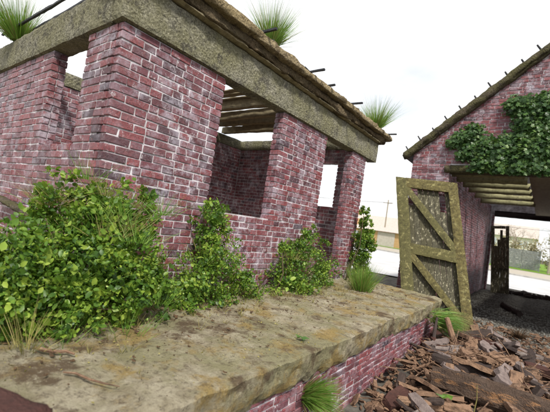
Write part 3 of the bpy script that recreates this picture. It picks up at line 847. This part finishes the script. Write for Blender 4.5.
# ivy on the gable
rng = np.random.RandomState(5)
ivy = thing('ivy', 'dark green ivy spreading over the shed gable above the opening', 'ivy', (-.6, SY0-.03, OZ+.1))
ib = []
for (x, y, r) in [(452, 143, 5), (462, 138, 9), (474, 132, 9), (470, 150, 9), (485, 145, 11), (490, 160, 12), (505, 150, 14), (520, 145, 16), (535, 150, 16), (545, 130, 14), (530, 120, 13), (515, 105, 9), (525, 103, 8), (540, 110, 13), (548, 100, 9), (478, 165, 8), (500, 167, 9), (520, 167, 9), (540, 167, 10), (560, 140, 22), (562, 115, 16), (580, 150, 20), (462, 155, 5), (590, 130, 15)]:
    p = ony(x, y, SY0-.06); rm = r*np.linalg.norm(p)/FPX
    ib.append((p, (rm, .11, rm)))
L = []
for (c, r3) in ib:
    area = r3[0]*r3[2]*3.14
    for k in range(int(area*1500)):
        a = rng.uniform(0, 6.283); q = math.sqrt(rng.rand())*rng.uniform(.6, 1.12)
        p = c+np.array([math.cos(a)*q*r3[0], -abs(rng.normal())*.085*(1.2-q)+.02, math.sin(a)*q*r3[2]])
        if p[1] > SY0-.008: p[1] = SY0-.012
        if p[2] < OZ+.02: continue
        L.append((p, np.array([rng.normal()*.7, -.2, -.6+rng.normal()*.4]), np.array([rng.normal()*.6, -1, .55+rng.normal()*.5]), .076*rng.uniform(.6, 1.25)))
IV = np.array([(0, 0, 0), (.05, .38, .03), (.42, .30, .03), (.55, .52, -.03), (.72, .22, .0), (1, 0, -.06), (.72, -.22, 0), (.55, -.52, -.03), (.42, -.30, .03), (.05, -.38, .03), (.45, 0, .0)])
IF = [(10, i+1, i) for i in range(0, 9)] + [(10, 0, 9)]
IF = [(10, (i+1) % 10, i) for i in range(10)]
v, f = instance(IV, [q[::-1] for q in IF], L)
kind(link('foliage', mesh('foliage', v, f, M_IVY, False), ivy), 'stuff')
m_ = MB()
for k in range(14):
    c0 = ib[rng.randint(len(ib))][0]; c1 = ib[rng.randint(len(ib))][0]
    a0 = Vector((c0[0], SY0-.025, c0[2])); a1 = Vector((c1[0], SY0-.025, c1[2]))
    m_.tube([a0, a0.lerp(a1, .35)+Vector((0, -.01, .1)), a0.lerp(a1, .7)+Vector((0, -.01, -.06)), a1], .009, 5)
m_.obj('stems', M_STEM, ivy)

# ------------------------------------------------------------------ fallen door propped at the shed
TR = ony(457.5, 184, 8.36); TL = ony(396, 177.5, 8.22); BR = ony(473, 318, 7.75)
DU = Vector(TR-TL); DW = DU.length; DVv = Vector(BR-TR)
kx = (GZ+.0-TR[2])/(DVv.z); DV = DVv*kx; DH = DV.length
eu, ev = DU.normalized(), DV.normalized(); en = eu.cross(ev).normalized()
if en.y > 0: en = -en
dM = Matrix(((eu.x, ev.x, en.x, TL[0]), (eu.y, ev.y, en.y, TL[1]), (eu.z, ev.z, en.z, TL[2]), (0, 0, 0, 1)))
door = thing('wooden_door', 'big plank door with lichen yellow frame leaning crooked beside the shed opening', 'door', tuple(Vector(TL)+DV))
def dpart(name, u0, u1, v0, v1, w0, w1, mat, seed, res=.05, amp=.005, skew=None):
    v, f = rough_box((u0, v0, w0), (u1, v1, w1), (res, res, .05), amp, 8, .002 if name == 'plank' else .006, seed)
    if skew: v = [skew(p) for p in v]
    v = [dM @ p for p in v]
    c = sum((Vector(p) for p in v), Vector())/len(v)
    return link(name, mesh(name, [Vector(p)-c for p in v], f, mat, False), door, tuple(c))
FL, FR, TT = .26, .20, .07
dpart('stile', 0, FL, 0, DH, 0, TT, M_DOORF, 1)
dpart('stile', DW-FR, DW, 0, DH, 0, TT, M_DOORF, 2)
dpart('rail', FL-.03, DW-FR+.03, 0, .25, .002, TT+.003, M_DOORF, 3)
MV = 1.55
dpart('rail', FL-.03, DW-FR+.03, MV, MV+.24, .002, TT+.003, M_DOORF, 4)
dpart('rail', FL-.03, DW-FR+.03, DH-.25, DH, .002, TT+.003, M_DOORF, 5)
def brace(u0, v0, u1, v1, w, seed):
    a = Vector((u0, v0, 0)); b = Vector((u1, v1, 0)); L = (b-a).length; t_ = (b-a)/L; s_ = Vector((-t_.y, t_.x, 0))
    sk = lambda p: a + t_*p.x + s_*p.y + Vector((0, 0, p.z))
    dpart('brace', 0, L, -w/2, w/2, .004, TT-.006, M_DOORF, seed, skew=sk)
brace(FL-.06, .22, DW-FR+.05, MV+.02, .17, 6)
brace(FL-.06, MV+.20, DW-FR+.05, DH-.2, .17, 7)
npl = 8; u_0 = FL-.03; pw = (DW-FR+.03-u_0)/npl
def jag(tp, amt):
    return lambda p: Vector((p.x, p.y+((.06+amt*abs(math.sin(p.x*23)))*(1 if p.y < tp+.03 else 0)), p.z))
for k in range(npl):
    u0 = u_0+k*pw; top = (.60, .34, .12, .12, .12, .12, .66, .12)[k]
    lo = [(top, DH-.05)]
    for q, (t0, t1) in enumerate(lo):
        dpart('plank', u0+.0012, u0+pw-.0012, t0, t1, -.064+.004*((k*3) % 4), -.032-.002*(k % 2), M_DOORP, 20+k+q*30, .04, .003, skew=jag(t0, .16) if t0 > .2 else None)

# dark door leaning inside the far opening
d2 = thing('broken_door', 'dark broken door leaning inside the far end of the shed', 'door', (-1.35, 17.0, GZ))
def d2part(name, u0, u1, z0, z1, seed, y=0):
    v, f = rough_box((u0, y-.03, z0), (u1, y+.03, z1), .1, .003, 6, .002, seed)
    Mx = Matrix.Translation((-1.56, 16.9, GZ)) @ Matrix.Rotation(-.10, 4, 'Y') @ Matrix.Rotation(-.06, 4, 'X')
    v = [Mx @ p for p in v]
    link(name, mesh(name, v, f, M_DOORP, False), d2)
Mtmp = None
for k, (a, b, tp) in enumerate([(0, .12, 2.72), (.12, .22, 1.9), (.22, .31, 2.15), (.31, .40, 2.55), (.40, .50, 2.25), (.50, .62, 2.72)]):
    d2part('plank' if 0 < k < 5 else 'stile', a, b, 0, tp, k, .004*(k % 2))
d2part('rail', .122, .498, 2.6, 2.715, 9); d2part('rail', 0, .62, 1.0, 1.12, 10, -.064)

# mossy board along the near wall
rbm = rough_box((-5.1, 1.27, -.30), (-3.75, 1.385, -.24), (.06, .06, .03), .008, 7, .01, 4, Matrix.Translation((-4.4, 1.3, -.2)) @ Matrix.Rotation(.085, 4, 'Y') @ Matrix.Translation((4.4, -1.3, .2)))
o = link('mossy_board', mesh('mossy_board', rbm[0], rbm[1], M_VERGE, True)); tag(o, 'narrow mossy board fixed along the left hut wall behind the big bush', 'board')

# ------------------------------------------------------------------ litter on the slab
rr = random.Random(99); rng = np.random.RandomState(99)
def chip(L, W, T, seed, bend=.0):
    """flat splintered piece of bark: x long"""
    r = random.Random(seed); n = 5; V = []; F = []
    for i in range(n+1):
        t_ = i/n; x = (t_-.5)*L
        w = W*(.55+.45*math.sin(math.pi*(.12+.76*t_)))*(1+r.uniform(-.22, .22))
        z = bend*L*(4*(t_-.5)**2) + r.uniform(-.12, .12)*T
        dx = r.uniform(-.06, .06)*L
        V += [(x+dx*.5, -w/2, z-T/2), (x-dx*.3, w/2, z-T/2+r.uniform(-.3, .3)*T), (x-dx*.4, w/2*r.uniform(.75, 1), z+T/2), (x+dx, -w/2*r.uniform(.7, 1), z+T/2)]
    for i in range(n):
        for k in range(4):
            a = i*4+k; b = i*4+(k+1) % 4
            F.append((a, b, b+4, a+4))
    F.append((3, 2, 1, 0)); F.append((n*4, n*4+1, n*4+2, n*4+3))
    return V, F
def place(v, loc, rot): 
    Mx = Matrix.Translation(loc) @ Euler(rot).to_matrix().to_4x4(); return [Mx @ Vector(p) for p in v]
lit = MB()
for k in range(1100):
    y = rr.uniform(.3, 6.6); x = rr.triangular(-2.9, -1.22, -2.3)
    L = .006+.034*rr.random()**3.2
    v, f = chip(L, L*rr.uniform(.2, .7), .004, k, rr.uniform(0, .2))
    lit.add(place(v, (x, y, SZ+.012), (rr.uniform(-.3, .3), rr.uniform(-.3, .3), rr.uniform(0, 6.3))), f)
o = lit.obj('leaf_litter', M_DEAD); tag(o, 'tiny brown leaf and bark crumbs scattered over the slab', 'litter'); kind(o, 'stuff')
# moss flecks and lichen crust grains give the slab its crumbly grain
ml = []
for k in range(1800):
    y = rng.uniform(.2, 6.7); x = -1.2-1.6*rng.rand()**.9
    if noise.noise(Vector((x*2.2, y*2.2, 8))) < -.02+.2*rng.normal(): continue
    ml.append((np.array([x, y, SZ+.006]), rng.normal(size=3)*np.array([1, 1, .5]), np.array([0, 0, 1])+rng.normal(size=3)*.5, .016*rng.uniform(.4, 1.3)))
v, f = instance(LT_, LF_, ml)
o = link('moss', mesh('moss', v, f, M_DRY)); tag(o, 'straw coloured moss crust on the stone slab', 'moss'); kind(o, 'stuff')
def single(name, v, f, mat, loc, rot, label, cat, group=None, smooth=False):
    o = link(name, mesh(name, v, f, mat, smooth), None, tuple(float(c) for c in loc), tuple(rot)); return tag(o, label, cat, group)
# twigs
def twig(name, a, b, r, label, seed):
    r_ = random.Random(seed); a = Vector(a); b = Vector(b); m_ = MB()
    pts = [a.lerp(b, t_)+Vector((r_.uniform(-.012, .012), r_.uniform(-.012, .012), r_.uniform(0, .01))) for t_ in (0, .25, .5, .75, 1)]
    m_.tube([p-a for p in pts], [r*.6, r, r*.9, r*.7, r*.4], 6)
    single(name, m_.v, m_.f, M_BARK, a, (0, 0, 0), label, 'twig')
def sp(x, y, dz=.018): p = onz(x, y, SZ+dz); return p
twig('twig', sp(34, 350), sp(76, 354), .012, 'reddish twig lying on the slab below the big bush', 1)
twig('twig', sp(60, 372), sp(120, 388), .006, 'thin pale twig on the slab near the bottom edge', 2)
twig('twig', sp(155, 292, .06), sp(182, 296, .05), .014, 'pale stick between the big bush and the narrow bush', 3)
# green leaf pieces on slab / debris
def star_leaf(p, s, yaw, label):
    V = [(0, 0, .01)]; F = []
    for k in range(10):
        a = 2*math.pi*k/10; q = s*(1 if k % 2 == 0 else .55)*(1+.25*math.sin(k*3.7)); V.append((q*math.cos(a), q*.7*math.sin(a), .012*math.sin(k*2.1)+.004))
    F = [(0, 1+k, 1+(k+1) % 10) for k in range(10)]
    single('fallen_leaf', V, F, M_IVY if s < .08 else M_LEAF, p, (0, 0, yaw), label, 'leaf')
star_leaf(sp(302, 338, .02), .062, .5, 'dark green fallen leaf lying on the middle of the slab')
pl = onz(446, 397, -1.30); star_leaf(pl, .085, 1.0, 'pale green leaf lying on the bark debris in front')
# red-brown block close to the viewer
v, f = rough_box((-.42, -.09, -.06), (.42, .09, .06), .03, .012, 7, .02, 8)
single('wood_block', v, f, M_RED, (-1.70, .40, SZ+.05), (0.05, .0, .42), 'dark red brown wood block at the near edge of the slab', 'wood', smooth=True)

# ------------------------------------------------------------------ debris heap
def gpt(x, y, dz=0): return (x, y, gz(x, y)+dz)
def log(name, a, b, r0, r1, label, seed, mat, group=None, flat=1.0):
    a = Vector(a); b = Vector(b); ax = (b-a); Ln = ax.length; n = 22; m = max(10, int(Ln/.05)); V = []; F = []
    for j in range(m+1):
        t_ = j/m; r = r0+(r1-r0)*t_
        for k in range(n):
            th = 2*math.pi*k/n; c_, s_ = math.cos(th), math.sin(th)
            rid = abs(noise.noise(Vector((c_*3.2, s_*3.2, t_*Ln*1.1+seed))))
            q = r*(1+.22*noise.noise(Vector((c_*1.2, s_*1.2, t_*Ln*2+seed)))-.28*rid+.08*noise.noise(Vector((c_*7, s_*7, t_*Ln*9+seed))))
            # cross cracks of flaking bark
            if noise.noise(Vector((c_*2+9, s_*2, t_*Ln*3.3+seed))) > .25: q *= .86
            V.append((t_*Ln+.03*noise.noise(Vector((c_*4, s_*4, seed)))*(1 if j in (0, m) else 0), c_*q, s_*q*flat))
    for j in range(m):
        for k in range(n):
            F.append((j*n+k, j*n+(k+1) % n, (j+1)*n+(k+1) % n, (j+1)*n+k))
    V.append((0.02, 0, 0)); V.append((Ln-.02, 0, 0))
    for k in range(n):
        F.append((len(V)-2, (k+1) % n, k)); F.append((len(V)-1, m*n+k, m*n+(k+1) % n))
    q = ax.to_track_quat('X', 'Z').to_euler()
    return single(name, V, F, mat, a, q, label, 'log', group)
P3 = lambda x, y, z: tuple(onz(x, y, z))
log('fallen_log', P3(434, 377, -1.36), P3(556, 418, -1.32), .15, .13, 'thick cracked log with flaking bark at the bottom right', 1.3, M_LOG)
log('fallen_log', P3(398, 402, -1.50), P3(470, 411, -1.47), .05, .055, 'thin split pale log at the bottom beside the platform wall', 4.1, M_BARK)
log('fallen_log', P3(506, 346, -1.40), P3(566, 380, -1.38), .085, .08, 'smooth blue grey log on the right side of the debris', 7.7, M_BARKG, flat=.6)
log('fallen_log', P3(474, 352, -1.35), P3(524, 366, -1.36), .05, .04, 'brown log lying behind the thick log', 9.2, M_BARK)
log('fallen_log', P3(455, 345, -1.32), P3(447, 318, -1.02), .045, .035, 'splintered stump stick standing up beside the slab end', 2.2, M_BARK)
log('fallen_log', P3(432, 350, -1.40), P3(437, 318, -1.06), .03, .02, 'thin upright stick against the platform wall end', 3.9, M_DARKW)
# countable pieces of bark and the small bits between them
cm = []
for k in range(10):
    L = 1.0; v, f = chip(1.0, rr.uniform(.16, .40), rr.uniform(.06, .13), 500+k, rr.uniform(-.05, .07))
    cm.append((v, f))
def heap_pt():
    while True:
        u = rr.random()
        if u < .7: x, y = rr.gauss(-.35, .5), rr.gauss(5.3, 1.1)
        else: x, y = rr.uniform(-1.25, 1.6), rr.uniform(3.2, 8.0)
        if x > -1.27 and 3.0 < y < 8.2: return x, y
pieces = []
for k in range(260):
    x, y = heap_pt(); L = .14+.42*rr.random()**1.8; pieces.append((x, y, L, k))
meshes = {}
for (x, y, L, k) in pieces:
    mat = (M_BARK, M_BARK, M_BARKG, M_RED, M_DARKW)[k % 5]; key = (k % 10, k % 5, round(L*12))
    if key not in meshes:
        v, f = cm[k % 10]; s_ = key[2]/12
        meshes[key] = mesh('bark_piece', [(p[0]*s_, p[1]*s_, p[2]*s_) for p in v], f, mat)
    o = link('bark_piece', meshes[key], None, gpt(x, y, rr.uniform(.015, .12)), (rr.uniform(-.5, .5), rr.gauss(0, .28), rr.uniform(0, 6.3)))
    cn = ('brown', 'light brown', 'grey', 'dark red', 'blackish')[k % 5]
    wh = 'close to the platform wall' if x < -.75 and y < 5.6 else 'near the foot of the leaning door' if y > 6.3 and x < -.3 else 'beside the thick log' if y < 4.9 else 'on the middle of the debris heap' if x < .3 else 'on the right side of the debris heap'
    sz_ = 'long' if L > .30 else 'short' if L < .2 else 'loose'
    tag(o, f'{sz_} {cn} piece of bark {wh}', 'bark', f'bark pieces {wh}')
sm = MB()
for k in range(5200):
    if rr.random() < .6: x, y = heap_pt()
    else: x, y = rr.uniform(-1.28, 2.2), rr.uniform(2.6, 9.5)
    L = rr.uniform(.03, .15)
    v, f = chip(L, L*rr.uniform(.15, .55), L*.10+.004, k+9000, rr.uniform(-.05, .08))
    sm.add(place(v, gpt(x, y, rr.uniform(0, .06)), (rr.uniform(-.7, .7), rr.uniform(-.6, .6), rr.uniform(0, 6.3))), f)
for k in range(260):
    x, y = heap_pt(); L = rr.uniform(.15, .5); a = rr.uniform(0, 6.3); z = rr.uniform(.03, .16)
    p = Vector(gpt(x, y, z)); d = Vector((math.cos(a), math.sin(a), rr.gauss(0, .25)))*L
    sm.tube([p-d*.5, p+Vector((rr.gauss(0, .02), rr.gauss(0, .02), rr.gauss(0, .02))), p+d*.5], [.004, .007, .003], 4)
o = sm.obj('bark_litter', M_BARK); tag(o, 'fine brown bark chips and splinters covering the ground beside the platform', 'litter'); kind(o, 'stuff')
# gravel inside the shed
gr = MB()
for k in range(9000):
    x = rr.uniform(-1.8, 2.3); y = 7.4+10.2*rr.random()**1.4; s_ = rr.uniform(.012, .04)
    V = [(s_*math.cos(a)*rr.uniform(.6, 1), s_*math.sin(a)*rr.uniform(.6, 1), 0) for a in (0, 1.3, 2.5, 3.8, 5)]+[(0, 0, s_*rr.uniform(.4, .9))]
    gr.add([Vector(p)+Vector(gpt(x, y, 0)) for p in V], [(0, 1, 5), (1, 2, 5), (2, 3, 5), (3, 4, 5), (4, 0, 5)])
o = gr.obj('gravel', M_GRAVEL); tag(o, 'grey gravel and dirt on the shed floor', 'gravel'); kind(o, 'stuff')
# rubble along the far threshold and a beam on the shed floor
for k in range(22):
    x = -1.1+k*.16+rr.uniform(-.05, .05); s_ = rr.uniform(.09, .2)
    v, f = rough_box((-s_, -s_*.8, -s_*.6), (s_, s_*.8, s_*.6), s_*.5, s_*.25, 5, s_*.2, k)
    o = single('rubble_stone', v, f, M_DARKW, gpt(x, 17.4+rr.uniform(-.3, .3), .06), (0, 0, rr.uniform(0, 6)), 'dark rubble lump on the sill of the far shed opening', 'rubble', 'rubble along the far shed opening')
log('fallen_log', P3(503, 305, -1.55), P3(520, 314, -1.55), .09, .08, 'short dark timber lying on the gravel floor of the shed', 6.1, M_DARKW)
# reddish dead fern clump
rng = np.random.RandomState(8)
v, f = grass_mesh(P3(518, 338, -1.5), 160, .22, 1.6, rng, (0, 0, 0), .008, .10, (0, 0, 1), .5)
o = link('dead_fern', mesh('dead_fern', v, f, M_DEAD)); tag(o, 'rusty dead plant clump in front of the shed opening', 'plant')
# single straw stalk
m_ = MB(); a = Vector(P3(474, 412, -1.25)); b = Vector(P3(477, 385, -1.05)); m_.tube([a, a.lerp(b, .5)+Vector((.01, 0, 0)), b], [.005, .004, .002], 5)
o = m_.obj('straw_stalk', M_DRY); tag(o, 'single upright straw stalk in front of the thick log', 'straw')

# ------------------------------------------------------------------ background
def house(name, label, x0, x1, y0, y1, h, rh, wallm, wins, door_=None, roofm=M_TILE):
    t = thing(name, label, 'house', ((x0+x1)/2, (y0+y1)/2, GZ+.17))
    m_ = MB(); m_.box((x0, y0, GZ+.1), (x1, y1, GZ+h)); m_.obj('wall', wallm, t)
    m_ = MB(); e = .4; ym = (y0+y1)/2; zt = GZ+h+.002
    m_.add([(x0-e, y0-e, zt), (x1+e, y0-e, zt), (x1+e, y1+e, zt), (x0-e, y1+e, zt), (x0-e, ym, zt+rh), (x1+e, ym, zt+rh)],
           [(3, 2, 1, 0), (0, 1, 5, 4), (2, 3, 4, 5), (1, 2, 5), (3, 0, 4)])
    rf = m_.obj('roof', roofm, t)
    m_ = MB(); m_.box((x0+1.2, ym-.4, zt+rh*.6), (x0+2.0, ym+.4, zt+rh+.9)); m_.obj('chimney', M_TAN, rf)
    for (wx, wz, ww, wh) in wins:
        m_ = MB(); m_.box((wx, y0-.06, GZ+wz), (wx+ww, y0-.005, GZ+wz+wh)); w_ = m_.obj('window', M_WHITE, t)
        m_ = MB()
        for s_ in (0, 1):
            m_.box((wx+.08+s_*(ww/2-.02), y0-.075, GZ+wz+.08), (wx+ww/2-.06+s_*(ww/2-.02), y0-.062, GZ+wz+wh-.08))
        m_.obj('pane', M_GLASS, w_)
    if door_:
        m_ = MB(); m_.box((door_[0], y0-.06, GZ+.15), (door_[1], y0-.005, GZ+2.2)); m_.obj('door', door_[2], t)
    return t
house('house', 'pale cream bungalow seen between the hut and the leaning door', -33, -18, 66, 74, 2.9, 2.6, M_CREAM, [(-31, .9, 1.8, 1.3), (-23, .9, 1.8, 1.3)], (-26.5, -25.5, M_WHITE))
house('garage_building', 'low tan garage building across the road beside the leaning door', -26, -16.2, 52, 57, 2.3, .7, M_TAN, [(-24.5, .9, 1.4, 1.0)], (-20.0, -17.4, M_TILE))
house('house', 'pale house beyond the hedge seen through the shed', -14, -1.5, 78, 86, 5.0, 2.4, M_CREAM, [(-12, 3.2, 1.6, 1.2), (-8, 3.2, 1.6, 1.2), (-4, 3.2, 1.6, 1.2)])
# utility pole with wires
pole = thing('utility_pole', 'wooden utility pole with wires behind the garage building', 'pole', (-22, 60, GZ))
m_ = MB(); m_.tube([(-22, 60, GZ), (-22, 60, 6.3)], [.13, .10], 8); m_.obj('post', M_TWIGT, pole)
m_ = MB(); m_.box((-22.8, 59.86, 5.7), (-21.2, 59.96, 5.82)); m_.obj('crossarm', M_TWIGT, pole)
for dx in (-.7, .7):
    m_ = MB(); m_.tube([Vector((-22+dx, 59.9, 5.83)).lerp(Vector((14+dx, 70, 5.8)), k/12)+Vector((0, 0, -1.6*4*(k/12)*(1-k/12))) for k in range(13)], .02, 4); m_.obj('wire', M_BATTEN, pole)
    m_ = MB(); m_.tube([Vector((-22+dx, 59.9, 5.83)).lerp(Vector((-60+dx, 40, 8)), k/12)+Vector((0, 0, -1.6*4*(k/12)*(1-k/12))) for k in range(13)], .02, 4); m_.obj('wire', M_BATTEN, pole)
# fence seen through the shed
fn = thing('garden_fence', 'grey weathered plank fence seen through the shed', 'fence', (-2.7, 51, GZ+.17))
for k in range(3):
    x0 = -5.2+k*1.62
    m_ = MB(); m_.box((x0-.06, 50.94, GZ+.1), (x0+.06, 51.06, GZ+2.55)); m_.obj('post', M_FENCE, fn)
    for j in range(11):
        v, f = rough_box((x0+.07, 50.97, GZ+.25+j*.2), (x0+1.55, 51.02, GZ+.25+j*.2+.185), (.4, .05, .18), .008, 3, .005, j+k*13)
        link('board', mesh('board', v, f, M_FENCE), fn)
m_ = MB(); m_.box((-.40, 50.94, GZ+.1), (-.28, 51.06, GZ+2.55)); m_.obj('post', M_FENCE, fn)
# winter shrubs and bare trees
def shrub(label, x, y, w, h, seed, group):
    rng = np.random.RandomState(seed)
    t = thing('winter_shrub', label, 'shrub', (x, y, GZ+.17), group)
    L = blob_leaves([((x, y, GZ+h*.55), (w, w*.7, h*.5))], 420/(w*h)*w*h, .22, rng, tpl=None)
    v, f = instance(LT_, LF_, L); kind(link('foliage', mesh('foliage', v, f, M_HEDGE), t), 'stuff')
    m_ = MB()
    for k in range(26):
        b = Vector((x+rng.uniform(-w*.5, w*.5), y, GZ+.15)); e = Vector((x+rng.uniform(-w, w), y+rng.uniform(-w, w)*.5, GZ+h*rng.uniform(.6, 1.15)))
        m_.tube([b, b.lerp(e, .5)+Vector(rng.normal(size=3)*.15), e], [.05, .03, .012], 4)
    m_.obj('branches', M_TWIGT, t)
for i, (x, y, w, h, lb) in enumerate([(-4.4, 54, 1.9, 3.9, 'brown leafless shrub rising behind the left end of the garden fence'), (-1.6, 55, 2.0, 4.3, 'brown leafless shrub behind the right end of the garden fence'), (1.6, 57, 2.2, 4.4, 'tall brown shrub behind the thin bare tree'), (5.0, 58, 2.2, 4.0, 'brown shrub right of the thin bare tree beyond the lawn'), (-8, 55, 2.2, 3.2, 'brown shrub beyond the road left of the fence'), (-13, 56, 2.0, 2.6, 'low brown shrub beside the tan garage building')]):
    shrub(lb, x, y, w, h, 40+i, 'winter shrubs beyond the road')
def bare_tree(label, x, y, h, seed):
    rng = np.random.RandomState(seed)
    t = thing('bare_tree', label, 'tree', (x, y, GZ+.17), 'bare trees beyond the road')
    m_ = MB(); m_.tube([(x, y, GZ), (x+.1, y, GZ+h*.3), (x-.05, y, GZ+h*.55)], [.14, .11, .08], 8); m_.obj('trunk', M_TWIGT, t)
    m_ = MB()
    def grow(p, d, L, r, dep):
        e = p+d*L; m_.tube([p, p.lerp(e, .5)+Vector(rng.normal(size=3)*L*.05), e], [r, r*.8, r*.55], 4, False)
        if dep == 0: return
        for k in range(3):
            nd_ = (d+Vector(rng.normal(size=3)*.55)+Vector((0, 0, .12))).normalized(); grow(p.lerp(e, rng.uniform(.45, 1)), nd_, L*rng.uniform(.55, .8), r*.55, dep-1)
    for k in range(5):
        grow(Vector((x, y, GZ+h*(.3+.05*k))), Vector((rng.normal()*.6, rng.normal()*.6, .8)).normalized(), h*.26, .06, 4)
    m_.obj('crown', M_TWIGT, t)
bare_tree('thin bare tree on the lawn seen through the shed', .5, 49.5, 6.5, 1)
bare_tree('bare tree beyond the lawn far right through the shed', 4.2, 54, 6.5, 2)
bare_tree('bare tree behind the garden fence', -3.2, 58, 6.5, 3)
